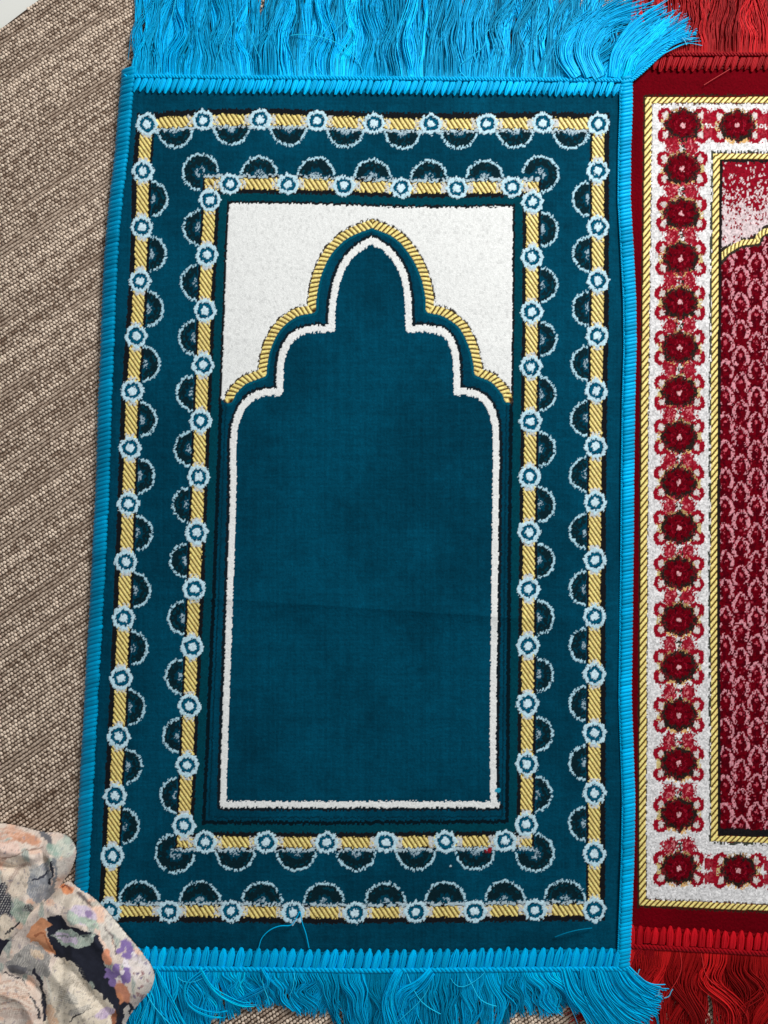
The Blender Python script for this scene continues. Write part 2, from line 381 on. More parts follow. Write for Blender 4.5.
# ------------------------------------------------------------------ hems, bindings and fringes
def hem_stitches(tb, x0, x1, pitch, ytop, ybot, slant, zf, col, threads=4, seed=0, puff=0.0016, point=0):
    """satin stitches, each a bundle of threads; point=0: tips at the photo's top end, 1: at the bottom end"""
    r = np.random.default_rng(seed); M = 9; paths = []; rads = []; cols = []
    xs = []; x = x0
    while x < x1: xs.append(x); x += pitch * r.uniform(0.94, 1.06)
    t = np.linspace(0, 1, M); tip = t if point == 0 else 1 - t
    w = 0.45 + 0.55 * smooth(0, 0.38, tip) - 0.12 * smooth(0.7, 1.0, tip)
    for xx in xs:
        sl = slant + r.normal(0, 0.5); jt = r.normal(0, 0.6, 2); b = r.uniform(0.78, 1.14)
        for lay in range(2):
            n = threads - lay
            for k in range(n):
                o = (k - (n - 1) / 2) / n * pitch * (0.94 if lay == 0 else 0.62)
                yt = ytop(xx) + jt[0]; yb = ybot(xx) + jt[1]
                e = abs(o) * 0.55 + r.uniform(0, 0.8)
                a0, a1 = (yt + e * (0.6 if point == 0 else 1), yb) if point == 0 else (yt, yb - e)
                px = xx + sl * (0.5 - t) + o * w + r.normal(0, 0.15) + r.normal(0, 0.35) * np.sin(math.pi * t)
                py = a0 + (a1 - a0) * t
                z = zf(px) + puff * (0.30 + 0.75 * lay) * np.sin(math.pi * (0.06 + 0.88 * t)) ** 0.6 - 0.0012 * (2 * abs(o) / pitch) ** 2 + 0.0005
                paths.append(P(px, py, z)); rads.append(pitch / threads * 0.60 * PX * (0.5 + 0.5 * w)); cols.append(col * b * r.uniform(0.86, 1.12))
    tb.add(np.array(paths), np.array(rads), np.array(cols), 5)
    # the folded tape the stitches go through, darkened to paint the shade between them
    xx = np.linspace(x0 - 3, x1 + 2, 200); ym = (ytop(xx) + ybot(xx)) / 2; hh = float(np.mean(ybot(xx) - ytop(xx)))
    for f in (-0.3, -0.1, 0.1, 0.3):
        yy_ = ym + f * hh; tb.add(P(xx, yy_, zf(xx) - 0.0016)[None], np.full((1, 200), hh * 0.13 * PX), col * 0.30, 6, 0.6)

def chain_line(tb, x0, x1, yf, zf, col, pitch, amp=1.4, rad=1.5, seed=0):
    n = int((x1 - x0) / 0.8); x = np.linspace(x0, x1, n)
    for k in range(2):
        ph = 2 * math.pi * x / pitch + k * math.pi
        y = yf(x) + amp * np.sin(ph); z = zf(x) + 0.0009 * np.cos(ph) + 0.0009
        tb.add(P(x, y, z)[None], np.full((1, n), rad * PX), col * (1 - 0.12 * k), 5)

def side_binding(tb, edge, y0, y1, width, side, pitch, slope, zf, col, z_low, seed=0, rad=0.60):
    """overlock thread rolled over a side edge: one loop after another"""
    r = np.random.default_rng(seed); M = 9; t = np.linspace(0, 1, M)
    paths = []; rads = []; cols = []; y = y0
    while y < y1:
        w = width + r.normal(0, 0.35); xe = edge(y)
        a = math.pi * t
        # t=0 outside low, t=1 inside on the pile
        off = (1 - np.cos(a)) / 2 * w
        px = xe + side * off; py = y - slope * (t - 0.5) * 2 + r.normal(0, 0.15)
        top = zf(xe) + 0.0006 + 0.0006
        z = z_low + (top - z_low) * np.sin(a * 0.5 + 0.0) ** 0.5 + 0.0009 * np.sin(a)
        z[-1] -= 0.0012
        paths.append(P(px, py, z)); rads.append(np.full(M, pitch * rad * PX * r.uniform(0.92, 1.06))); cols.append(col * r.uniform(0.78, 1.16) * (0.85 + 0.3 * float(vnoise(np.array([y]), np.array([0.]), 40, 1, seed)[0])))
        y += pitch * r.uniform(0.97, 1.03)
    tb.add(np.array(paths), np.array(rads), np.array(cols), 6)

def coh(x, seed, s):  # coherent 1-D noise -1..1
    return 2 * vnoise(x, np.zeros_like(x), s, 1, seed) - 1

def fringe(tb, x0, x1, yroot, zf, dirn, length, drift, col, dens=2.6, seed=0, rad=0.72, wav=3.0, clump=14, M=22, zlift=0.004, curl=1.0):
    """dirn -1 strands go up the photo, +1 down. length(x), drift(x) in px. A thick lower layer, then looser locks over it"""
    t = np.linspace(0, 1, M)[None, :]
    for lay, (dn, pull, wv, zl) in enumerate(((dens * 1.3, 0.10, 0.6, 0.25), (dens * 0.75, 0.55, 1.0, 0.6), (dens * 0.5, 0.8, 1.5, 1.0))):
        r = np.random.default_rng(seed * 10 + lay)
        N = int((x1 - x0) * dn); xs = np.sort(r.uniform(x0, x1, N))
        edges = [x0]
        while edges[-1] < x1 + clump: edges.append(edges[-1] + clump * (0.6 + 0.3 * lay) * r.uniform(0.3, 1.8))
        edges = np.array(edges); ci = np.clip(np.searchsorted(edges, xs) - 1, 0, len(edges) - 2); ne = len(edges)
        cc = (edges[ci] + edges[ci + 1]) / 2
        cl_off = r.normal(0, wav * 1.7 * wv, ne)[ci]; cl_str = pull * r.uniform(0.4, 1.1, ne)[ci]; cl_len = r.uniform(0.85, 1.08, ne)[ci]; cl_b = r.uniform(0.50, 1.22, ne)[ci]
        cl_ph = r.uniform(0, 6.28, ne)[ci]; cl_am = r.uniform(0.2, 1.5, ne)[ci] * wav * wv; cl_fr = r.uniform(0.7, 1.7, ne)[ci]; cl_z = r.uniform(0.5, 1.2, ne)[ci]
        L = length(xs) * cl_len * r.uniform(0.84, 1.05, N); D = drift(xs)
        ph = r.uniform(0, 2 * math.pi, N); fr = r.uniform(0.8, 2.2, N); am = r.gamma(2.0, 0.5, N) * 0.9
        px = xs[:, None] + D[:, None] * t ** 1.3 + (cc - xs)[:, None] * cl_str[:, None] * smooth(0.05, 0.9, t) + cl_off[:, None] * t ** 1.6
        px = px + (cl_am * curl)[:, None] * (np.sin(2 * math.pi * cl_fr[:, None] * t + cl_ph[:, None]) - np.sin(cl_ph)[:, None]) * smooth(0, 0.5, t) * 0.8
        px = px + wav * 0.7 * coh(xs, seed + 2, 40.0)[:, None] * np.sin(t * math.pi * 1.6)
        crf = r.uniform(1.2, 2.6, ne)[ci]; crp = r.uniform(0, 6.28, ne)[ci]; cra = r.uniform(0.3, 1.9, ne)[ci]
        px = px + cra[:, None] * np.sin(2 * math.pi * crf[:, None] * t + crp[:, None] + 0.12 * (xs - cc)[:, None]) * smooth(0.03, 0.3, t)
        px = px + 0.7 * am[:, None] * np.sin(2 * math.pi * fr[:, None] * t + ph[:, None]) * smooth(0, 0.4, t)
        py = yroot(xs)[:, None] + dirn * L[:, None] * (t - 0.04 * np.abs(D / (L + 1e-6))[:, None] * t * t)
        zr = zf(xs)[:, None] + 0.0002 * lay; ze = Z_FLOOR + 0.0012 + 0.0012 * lay + r.uniform(0, 0.0012, N)[:, None]
        s = t ** 1.2
        z = zr * (1 - s) + ze * s + zlift * zl * np.sin(math.pi * t ** 0.8) * cl_z[:, None] * r.uniform(0.6, 1.1, N)[:, None]
        b = r.uniform(0.7, 1.18, N) * cl_b * (0.85 + 0.1 * lay); C = col[None] * b[:, None]  # lock highlights and dark gaps painted into the strands, lower layers darker
        rd = rad * PX * r.uniform(0.75, 1.25, N)[:, None] * (1 - 0.4 * t)
        tb.add(P(px, py, z), rd, C, 3)
    n2 = max(3, int((x1 - x0) / 60)); xs2 = r.uniform(x0 + 30, x1 - 30, n2); a = r.normal(0, 0.25, n2)[:, None]; bnd = r.normal(0, 0.6, n2)[:, None]
    L2_ = length(xs2)[:, None] * r.uniform(0.5, 0.9, n2)[:, None]
    px = xs2[:, None] + (np.sin(a + bnd * t) * t) * L2_ + r.normal(0, 4, n2)[:, None] * np.sin(r.uniform(4, 8, n2)[:, None] * t); py = yroot(xs2)[:, None] + dirn * L2_ * t * np.cos(a + bnd * t * 0.7)
    z = zf(xs2)[:, None] + 0.001 + zlift * 1.3 * np.sin(math.pi * np.minimum(t * 0.8, 1)) - 0.001 * t
    tb.add(P(px, py, z), np.full((n2, M), 0.42 * PX), np.clip(col * 1.3 + 0.02, 0, 1), 3)

def swept(tb, pts_list, n, col, seed, spread=5.0, rad=0.70, M=18, z0=0.0, z1=0.0, fray=4.0, lift=0.004):
    """bundles of strands that follow guide curves"""
    r = np.random.default_rng(seed)
    for g in pts_list:
        c = cr(g, 8); s = np.linspace(0, len(c) - 1, M)
        cx = np.interp(s, np.arange(len(c)), c[:, 0]); cy = np.interp(s, np.arange(len(c)), c[:, 1])
        tx = np.gradient(cx); ty = np.gradient(cy); l = np.hypot(tx, ty); nx, ny = -ty / l, tx / l
        t = np.linspace(0, 1, M)[None, :]
        o = r.normal(0, spread * 0.5, n)[:, None]; f = r.normal(0, fray, n)[:, None]; e = r.uniform(0.8, 1.0, n)[:, None]
        ts = t * e; ii = ts * (M - 1)
        X = np.interp(ii, np.arange(M), cx); Y = np.interp(ii, np.arange(M), cy); NX = np.interp(ii, np.arange(M), nx); NY = np.interp(ii, np.arange(M), ny)
        w = o * (0.6 + 0.6 * t) + f * t ** 2 + 1.2 * np.sin(2 * math.pi * r.uniform(0.5, 1.3, n)[:, None] * t + r.uniform(0, 6, n)[:, None]) * t
        X = X + NX * w; Y = Y + NY * w
        z = z0 * (1 - t) + z1 * t + lift * np.sin(math.pi * t ** 0.7) * r.uniform(0.2, 1.0, n)[:, None] + r.uniform(0, 0.002, n)[:, None]
        tb.add(P(X, Y, z), rad * PX * r.uniform(0.75, 1.2, n)[:, None] * (1 - 0.4 * t), col[None] * r.uniform(0.65, 1.2, n)[:, None], 3)

CYAN = lin((0, 188, 246)); CYAN_L = lin((0, 186, 244)); CRIM = lin((150, 20, 30))

# ================================================================== TEAL RUG
t = thing('prayer_rug', 'small teal velour prayer rug with a white-outlined arch and bright cyan fringe', 'prayer rug', tuple(P(365, 520, Z_FLOOR)))
face = teal_face(t)
for side in (0, 1):
    tb = Tubes()
    if side == 0:
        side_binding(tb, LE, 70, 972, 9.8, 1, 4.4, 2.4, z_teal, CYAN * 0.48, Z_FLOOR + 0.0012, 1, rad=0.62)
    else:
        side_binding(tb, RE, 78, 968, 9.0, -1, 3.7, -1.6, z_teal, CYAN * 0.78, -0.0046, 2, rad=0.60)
        yy = np.linspace(84, 962, 900)
        for k in range(2):
            ph = 2 * math.pi * yy / 3.85 + k * math.pi
            xx = RE(yy) - 10.6 + 0.8 * np.sin(ph)
            tb.add(P(xx, yy, z_teal(xx) + 0.0012 + 0.0004 * np.cos(ph))[None], np.full((1, 900), 0.75 * PX), CYAN * (0.9 - 0.2 * k), 5)
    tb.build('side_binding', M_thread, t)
tb = Tubes()
hem_stitches(tb, 130, 624, 6.3, lambda x: TOPY(x) + 0.5, lambda x: TOPY(x) + 15, 5.0, z_teal, CYAN_L, 4, 5, point=1)
chain_line(tb, 124, 632, lambda x: TOPY(x) - 1.5, z_teal, CYAN_L, 6.3, 1.2, 1.4)
tb.build('hem_stitching', M_thread, t)
tb = Tubes()
hem_stitches(tb, 76, 622, 8.6, lambda x: BOTY(x) - 19, lambda x: BOTY(x) + 0.5, 4.2, z_teal, CYAN_L, 6, 6, puff=0.002)
chain_line(tb, 72, 628, lambda x: BOTY(x) + 2.5, z_teal, CYAN_L * 0.9, 8.6, 1.3, 1.5)
tb.build('hem_stitching', M_thread, t)

tb = Tubes()
lenT = lambda x: np.interp(x, [125, 145, 160, 400, 560, 640], [86, 98, 108, 108, 92, 70]) - 26 * np.exp(-((x - 262) / 7.0) ** 2) - 14 * np.exp(-((x - 600) / 18.0) ** 2)
drT = lambda x: np.interp(x, [125, 150, 300, 500, 560, 600, 636], [10, 5, 3, 8, 22, 50, 62])
fringe(tb, 130, 632, lambda x: TOPY(x) - 2.5, z_teal, -1, lenT, drT, CYAN, 2.7, 11, wav=3.8, clump=14, zlift=0.006)
swept(tb, [[(628, 76), (640, 62), (660, 46), (682, 33), (697, 28)], [(620, 76), (632, 55), (655, 36), (690, 20)], [(612, 77), (618, 50), (640, 26), (676, 8)],
           [(600, 77), (590, 50), (610, 20), (660, 4)], [(590, 77), (582, 50), (596, 24), (636, 10)], [(577, 77), (566, 56), (572, 36), (596, 20)]], 70, CYAN, 12, 9, z0=-0.001, z1=-0.0035, fray=5)
# the end of the rolled edge, running out beyond the corner
yy = np.linspace(0, 1, 60)
for k in range(2):
    ph = 2 * math.pi * yy * 11 + k * math.pi
    xx = 631 + 44 * yy + 1.2 * np.sin(ph); y2 = 80 - 41 * yy ** 1.1 + 1.2 * np.sin(ph)
    tb.add(P(xx, y2, 0.0006 + 0.0007 * np.cos(ph))[None], np.full((1, 60), 1.2 * PX), CYAN, 5)
tb.build('fringe', M_thread, t)
tb = Tubes()
lenB = lambda x: np.interp(x, [75, 150, 190, 215, 250, 320, 345, 380, 480, 505, 560, 590, 628], [74, 84, 76, 48, 38, 42, 64, 78, 74, 44, 42, 60, 52])
drB = lambda x: np.interp(x, [75, 200, 480, 540, 580, 628], [-4, 4, 6, 10, 30, 34])
fringe(tb, 76, 626, lambda x: BOTY(x) + 4, z_teal, 1, lenB, drB, CYAN, 2.4, 21, wav=3.2, clump=13)
swept(tb, [[(624, 968), (634, 980), (648, 992), (664, 1000)], [(612, 969), (622, 988), (640, 1004), (660, 1012)], [(600, 969), (608, 992), (626, 1012), (646, 1024)],
           [(585, 969), (590, 990), (606, 1012), (626, 1036)], [(566, 969), (574, 992), (592, 1012), (612, 1040)],
           [(400, 970), (392, 988), (388, 1006), (396, 1040)], [(430, 970), (418, 984), (402, 996), (396, 1014)]], 60, CYAN, 22, 7, z0=-0.002, z1=-0.003, fray=5)
swept(tb, [[(205, 968), (186, 985), (190, 1005), (214, 1016), (240, 1012)], [(200, 968), (214, 990), (240, 1004), (262, 1004)], [(262, 968), (268, 984), (250, 996), (226, 1006)]], 5, CYAN * 1.2, 23, 3, z0=0.0, z1=-0.003, rad=0.6, fray=2)
swept(tb, [[(156, 968), (168, 992), (180, 1016), (192, 1040)]], 3, CYAN * 1.2, 24, 2, z0=0.0, z1=-0.003, rad=0.6, fray=2)
# pale frayed tips
r_ = np.random.default_rng(5)
for (ax, ay, bx, by) in ((634, 974, 641, 970), (655, 996, 661, 990), (664, 998, 674, 990), (682, 38, 688, 46), (684, 38, 694, 40)):
    tt = np.linspace(0, 1, 8); tb.add(P(ax + (bx - ax) * tt + 1.2 * np.sin(tt * 5), ay + (by - ay) * tt + 1.2 * np.sin(tt * 4), 0.002 + 0 * tt)[None], np.full((1, 8), 0.5 * PX), lin((90, 180, 215)), 4)
tb.build('fringe', M_thread, t)
for g in ([(258.6, 948), (262, 938), (270, 930), (280, 926), (291, 925), (297, 917), (300, 912), (302, 922), (306, 934), (309, 948)], [(555, 937), (566, 933), (578, 930), (592, 928)], [(128, 60), (130, 42), (131, 34), (135, 22)]):
    tb = Tubes(); c = cr(g, 8); n = len(c); tb.add(P(c[:, 0], c[:, 1], Z_TEAL + 0.003 + 0.004 * np.sin(np.linspace(0, math.pi, n)))[None], np.full((1, n), 0.5 * PX), CYAN * (0.9 if g[0][0] < 500 and g[0][1] > 100 else 0.35), 5)
    tb.build('loose_thread', M_thread, t)

# ================================================================== RED RUG
r0 = thing('prayer_rug', 'crimson velour prayer rug with dark floral medallions on a white border and red fringe', 'prayer rug', tuple(P(890, 500, Z_FLOOR)))
def red_face(parent):
    xs = np.concatenate([np.arange(621, 790, 0.66), np.arange(790, 1152, 2.4)]); ys = np.arange(66, 944, 0.66)
    PXg, PYs = np.meshgrid(xs, ys); slope = np.interp(PYs, [66, 944], [0.0, 0.055]); PYg = PYs + slope * (PXg - 700)
    H, W = PXg.shape; X0 = PXg.ravel(); Y0 = PYg.ravel()
    ix = np.floor(X0 / 1.4); iy = np.floor(Y0 / 1.6)
    X = X0 + 0.8 * (hsh(iy, np.floor(X0 / 7), 1) - 0.5) + 0.7 * (hsh(ix, iy, 9) - 0.5)
    Y = Y0 + 2.4 * (hsh(ix, np.floor(Y0 / 9), 2) - 0.5) + 0.7 * (hsh(ix, iy, 11) - 0.5)
    Xm = np.where(X > 893, 1786 - X, X); X0m = np.where(X0 > 893, 1786 - X0, X0)
    n = len(X); C = np.empty((n, 3)); G = np.zeros(n); Hh = np.zeros(n)
    C[:] = lin((100, 0, 12)); C *= (0.85 + 0.3 * vnoise(X0, Y0, 30, 40, 3) * 1 + 0.24 * (hsh(ix, iy, 5) - 0.5))[:, None]
    def put(m, c, h=0.0, g=0.0):
        C[m] = np.asarray(c) * (0.74 + 0.5 * hsh(ix[m], iy[m], 6))[:, None]; Hh[m] = h; G[m] = g
    XL = np.interp(Y0, [100, 300, 420, 800, 905], [648.5, 646, 644.5, 642.5, 642.5])     # outer rope, left run
    YT = 100 + 0 * X0; YB = 902.5 + 0.045 * (X0m - 645)
    XI = np.interp(Y0, [156, 250, 400, 600, 838], [716.5, 715.3, 714.4, 713.8, 714.6]); YI = 156.5; YJ = 838.5 + 0.03 * (X0m - 715)
    d1 = np.maximum.reduce([XL - Xm, YT - Y, Y - YB]); d2 = np.maximum.reduce([XI - Xm, YI - Y, Y - YJ])
    d1o = np.maximum.reduce([XL - X0m, YT - Y0, Y0 - YB]); d2o = np.maximum.reduce([XI - X0m, YI - Y0, Y0 - YJ])
    put((d1 > 3) & (d1 < 5.2), lin((52, 30, 22)), -0.3)
    band = (d1 < -3) & (d2 > 3); put(band, lin((222, 220, 220)), 0.3)
    C[band] *= (0.86 + 0.22 * vnoise(X0[band], Y0[band], 2.2, 3.0, 17))[:, None]
    put((d1 < -2.5) & (d1 > -4.4) & (hsh(ix, iy, 3) > .35), lin((92, 82, 66)), 0)
    put((d2 > 2.6) & (d2 < 5.6) & (hsh(ix, np.floor(iy / 2), 4) > .3), lin((62, 66, 58)), 0)
    put((d2 < -2.5) & (d2 > -6.3), lin((30, 24, 24)), -0.3)
    put((d2 < -2.5) & (d2 > -10.5) & (Y > YJ - 10.5), lin((26, 24, 26)), -0.2)
    # medallions
    ys_m = [125, 169, 214, 258.5, 303, 348, 392.5, 437, 483, 528, 573.5, 620, 667, 715, 763.5, 814.5, 868.5]
    cents = []
    for i, yy in enumerate(ys_m): cents.append((np.interp(yy, [125, 300, 480, 868], [683, 680, 679, 678.7]), yy, i > 0 and True, 0))
    for k in range(1, 9):
        if 683 + 54 * k < 905: cents.append((683 + 54.3 * k, 125 + 0.8 * k, False, 1))
        if 679 + 59.5 * k < 905: cents.append((679 + 59.5 * k, 869 + 1.6 * k, False, 1))
    for q, (cx, cy, up, hzt) in enumerate(cents):
        for mir in (0, 1):
            m = np.flatnonzero((np.abs(X0m - cx) < 34) & (np.abs(Y0 - cy) < 34) & ((X0 > 893) == bool(mir)) & (d2 > 3.5) & (d1 < -3))
            if not len(m): continue
            x = Xm[m] - cx; y = Y[m] - cy; rr = np.hypot(x, y); th = np.arctan2(y, x)
            hb = hsh(np.floor(X[m] / 1.5), np.floor(Y[m] / 1.7), q)
            # red speckle joining the medallions
            if up:
                a = m[(np.hypot((np.abs(x) - 9) / 6.8, (y + 22) / 9.0) < 0.8 + 0.4 * hb)]; put(a, lin((140, 16, 34)), 0.2)
                a = m[(np.abs(np.abs(x) - 8.5) < 5) & (np.abs(y + 22) < 6.5) & (hb > .72)]; put(a, lin((205, 120, 125)), 0.3)
                a = m[(np.abs(x) < 4) & (np.abs(y + 20) < 5.5) & (hb > .35)]; put(a, lin((52, 40, 34)), 0.2)
                a = m[(np.abs(x + 1.5) < 2.2) & (np.abs(y + 20.5) < 3.2) & (hb > .6)]; put(a, lin((205, 195, 185)), 0.2)
            if hzt:
                a = m[(np.abs(x + 27) < 9) & (np.abs(np.abs(y) - 7) < 5.0)]; put(a, lin((140, 16, 34)), 0.2)
                a = m[(np.abs(x + 27) < 9) & (np.abs(y) < 9) & (hb > .6)]; put(a, lin((160, 50, 60)), 0.3)
            if up or hzt:
                lx = (np.abs(x) < 19) & (np.abs(y + 22) < 9) if up else (np.abs(x + 27) < 10) & (np.abs(y) < 17)
                a = m[lx & (hsh(np.floor(X[m] / 1.7), np.floor(Y[m] / 1.9), q + 9) > .72)]; put(a, lin((160, 40, 56)), 0.2)
            # corner curls
            for sx in (-1, 1):
                for sy in (-1, 1):
                    r2 = np.hypot(x - sx * 18, (y - sy * (9.8)) * 0.95)
                    a = m[(r2 < 7.6)]; put(a, lin((146, 14, 34)), 0.3)
                    a = m[(r2 < 2.9 + 1.2 * hb)]; put(a, lin((206, 196, 192)), 0.3)
                    a = m[(np.abs(x - sx * 22.5) < 2.5) & (np.abs(y - sy * 9.8) < 1.3 + 2 * hb) & (hb > 0.5)]; put(a, lin((150, 14, 34)), 0.3)
            # gold crumbs
            a = m[(rr > 13) & (rr < 19) & (y > 6) & (hb > .3) & (np.abs(np.abs(x) - 7) < 5)]; put(a, lin((214, 170, 110)), 0.1)
            a = m[(rr > 13) & (rr < 18.5) & (y < -6) & (hb > .55)]; put(a, lin((170, 140, 92)), 0.1)
            a = m[(np.abs(np.abs(x) - 20) < 2.2) & (np.abs(y) < 4.5) & (hb > .4)]; put(a, lin((196, 176, 120)), 0.1)
            # dark jagged rim and crimson flower
            pet = 1.0 * np.cos(8 * th)
            rj = rr * np.where(np.abs(x) > np.abs(y), 0.93, 1.02) + 1.8 * (hb - .5)
            a = m[rj < 16.6 + pet]; put(a, np.where((hb[rj < 16.6 + pet] > .25)[:, None], lin((38, 30, 26)), lin((112, 30, 36))), 0.2)
            a = m[(rj + 1.6 * (y > 0) < 13.2 + pet)]; put(a, lin((98, 0, 14)), 0.5)
            a = m[(rj < 12.5) & (np.cos(8 * th + 3.14) > 0.55) & (rj > 4.5)]; put(a[hsh(ix[a], iy[a], 33) > .35], lin((58, 4, 14)), 0.1)
            a = m[(rj < 8.5) & (rj > 6.2) & (hb > .55)]; put(a, lin((132, 14, 34)), 0.5)
            a = m[rr < 2.4]; put(a, lin((214, 160, 165)), 0.8)
    # lattice field
    ins = (d2 < -6.3) & (Y < YJ - 10.5)
    GA = cr([(718, 260.5), (725, 253), (733, 247.5), (742, 243), (752, 242), (757, 241)], 6)
    GA2 = cr([(757, 241), (759, 236), (764, 232), (772, 229), (780, 222), (786, 205), (800, 188), (830, 172), (893, 163)], 6)
    ga = np.vstack([GA, GA2]); yg = np.interp(Xm, ga[:, 0], ga[:, 1])
    fld = np.flatnonzero(ins)
    put(fld, lin((98, 0, 14)), 0.0); a = fld[hsh(np.floor(X[fld] / 3), np.floor(Y[fld] / 4), 52) > .6]; put(a, lin((76, 0, 12)), 0.0)
    knots_y = np.array([182.0, 292.5, 426, 648, 676, 900]); knots_n = np.array([-4.15, 0, 5, 13, 14, 22.0])
    vv = np.interp(Y, knots_y, knots_n)
    pink = np.zeros(n, bool); dot = np.zeros(n, bool)
    for c in range(12):
        cx = 725.3 + 15.55 * c
        m = fld[np.abs(Xm[fld] - cx) < 9.5]
        ph = vv[m] + (0.5 if c % 2 == 0 else 0.0)
        fr = (ph - np.floor(ph)) * 27.7; dx = np.abs(Xm[m] - cx)
        w = np.interp(fr, [0, 2, 5, 8, 11, 15, 17.5, 20], [0.3, 2.0, 4.2, 6.0, 7.2, 7.2, 6.0, 4.8])
        pink[m[(np.abs(dx - w) < 1.45 + 0.9 * hsh(ix[m], iy[m], 55)) & (fr < 20)]] = True
        dot[m[(np.hypot(dx, (fr - 10.0)) < 1.9)]] = True
    hb = hsh(ix, iy, 51)
    pk = np.flatnonzero(pink & (hb > .2)); put(pk, lin((204, 136, 146)), 0.4)
    sp0 = fld[(hsh(ix[fld], iy[fld], 53) > .955)]; put(sp0, lin((150, 44, 60)), 0.2)
    pk = np.flatnonzero(dot & (hb > .2)); put(pk, lin((190, 84, 98)), 0.4)
    # speckled spandrel above the arch, paler towards the arch
    sp = ins & (Y < yg); g_ = np.clip((Y - 165) / 85, 0, 1)
    h3 = hsh(np.floor(X / 1.5), np.floor(Y / 2.2), 61) * 0.75 + vnoise(X, Y, 6, 7, 62) * 0.25
    thr = np.interp(g_, [0, .25, .45, .65, 1], [0.22, .30, .50, .76, .88])
    put(sp & (h3 < thr), lin((208, 190, 192)), 0.2); put(sp & (h3 >= thr), lin((132, 10, 30)), 0.3)
    near = np.flatnonzero(ins & (X0m < 893) & (np.abs(Y - yg) < 30))
    dg, sg, sd = polydist(Xm[near], Y[near], ga)
    a = near[(dg < 5.2)]; put(a[(hsh(ix[a], 0, 7) > .3) | (Y[a] > yg[a])], lin((48, 42, 36)), 0)
    dg, sg, sd = polydist(X0m[near], Y0[near], ga); mm = dg < 2.7
    c, g, tw = rope_gold(X0[near][mm], Y0[near][mm], (sg[mm] + 0.8 * sd[mm]) / 4.6, sd[mm] / 3); C[near[mm]] = c; G[near[mm]] = g; Hh[near[mm]] = tw
    # ropes: steep twist on the long runs
    for d, do, wd in ((d1, d1o, 3.4), (d2, d2o, 3.2)):
        is1 = d is d1
        hz = (np.maximum(YT - Y0, Y0 - YB) > XL - X0m) if is1 else (np.maximum(YI - Y0, Y0 - YJ) > XI - X0m)
        m = np.flatnonzero(np.abs(do) < np.where(hz, wd * 0.85, wd))
        ph = np.where(hz[m], (X0m[m] + 1.0 * Y0[m]) / 5.6, (Y0[m] + 1.25 * X0m[m]) / 7.2)
        c, g, tw = rope_gold(X0[m], Y0[m], ph, do[m] / wd, 3); C[m] = c; G[m] = g; Hh[m] = -0.3 + 1.3 * tw
    tuft = (hsh(ix, iy, 21) - 0.5) * 0.6 * (1 - G)
    z = Hh * 0.0008 + tuft * 0.0008 + 0.0016 * (vnoise(X0, Y0, 120, 150, 33) - 0.5)
    edge = np.minimum(Y0 - 66, 944 + 0.055 * (X0 - 700) - Y0); z += -0.0014 * (1 - smooth(0, 16, edge))
    z -= 0.0008 * (1 - smooth(632, 642, X0))
    return grid_mesh('woven_pile', PXg, PYg, (Z_RED + z).reshape(H, W), C, G, M_pile, parent, 0.004)
red_face(r0)
zr_ = lambda x: Z_RED + 0 * x
ry = lambda x: 56 + 0.0 * x
rby = lambda x: np.interp(x, [620, 768, 1150], [944, 952, 973])
tb = Tubes()
side_binding(tb, lambda y: 619.0, 60, 944, 9, 1, 4.2, 1.0, lambda x: Z_RED - 0.0026, CRIM, -0.0092, 8)
tb.build('side_binding', M_red_thread, r0)
tb = Tubes()
side_binding(tb, lambda y: 1154.0 , 60, 968, 10, -1, 4.2, 1.0, lambda x: Z_RED, CRIM, -0.0092, 9)
tb.build('side_binding', M_red_thread, r0)
tb = Tubes()
hem_stitches(tb, 636, 1150, 6.5, lambda x: ry(x) + 1.0, lambda x: ry(x) + 15.5, 4.5, zr_, lin((150, 18, 26)), 4, 15, point=1)
chain_line(tb, 626, 1152, lambda x: ry(x) - 1.5, zr_, lin((140, 14, 24)), 6.5, 1.2, 1.4)
tb.build('hem_stitching', M_red_thread, r0)
tb = Tubes()
hem_stitches(tb, 624, 1150, 7.8, lambda x: rby(x) - 20, lambda x: rby(x) - 1.5, 1.5, zr_, lin((196, 22, 34)), 5, 16, puff=0.002)
chain_line(tb, 622, 1152, lambda x: rby(x) + 1.5, zr_, lin((150, 16, 26)), 7.8, 1.4, 1.5)
tb.build('hem_stitching', M_red_thread, r0)
tb = Tubes()
fringe(tb, 628, 1150, lambda x: ry(x) - 3, zr_, -1, lambda x: 84 + 0 * x, lambda x: 6 + 0 * x, lin((170, 22, 28)), 2.3, 31, wav=3.0, clump=14)
tb.build('fringe', M_red_thread, r0)
tb = Tubes()
fringe(tb, 626, 1150, lambda x: rby(x) + 3, zr_, 1, lambda x: 84 + 0 * x, lambda x: -6 + 14 * np.sin(x / 37.0), lin((190, 30, 32)), 2.3, 41, wav=4.2, clump=16, curl=1.3)
swept(tb, [[(640, 948), (622, 975), (600, 1002), (566, 1020)], [(650, 948), (640, 985), (618, 1012), (585, 1040)]], 36, lin((150, 20, 28)), 42, 8, z0=-0.005, z1=-0.0085, fray=6, lift=0.0005)
tb.build('fringe', M_red_thread, r0)
tb = Tubes()
c = cr([(704, 85), (712, 80), (722, 74), (730, 69)], 8); tb.add(P(c[:, 0], c[:, 1], Z_RED + 0.003)[None], np.full((1, len(c)), 0.35 * PX), lin((190, 70, 70)), 4)
tb.build('loose_thread', M_red_thread, r0)

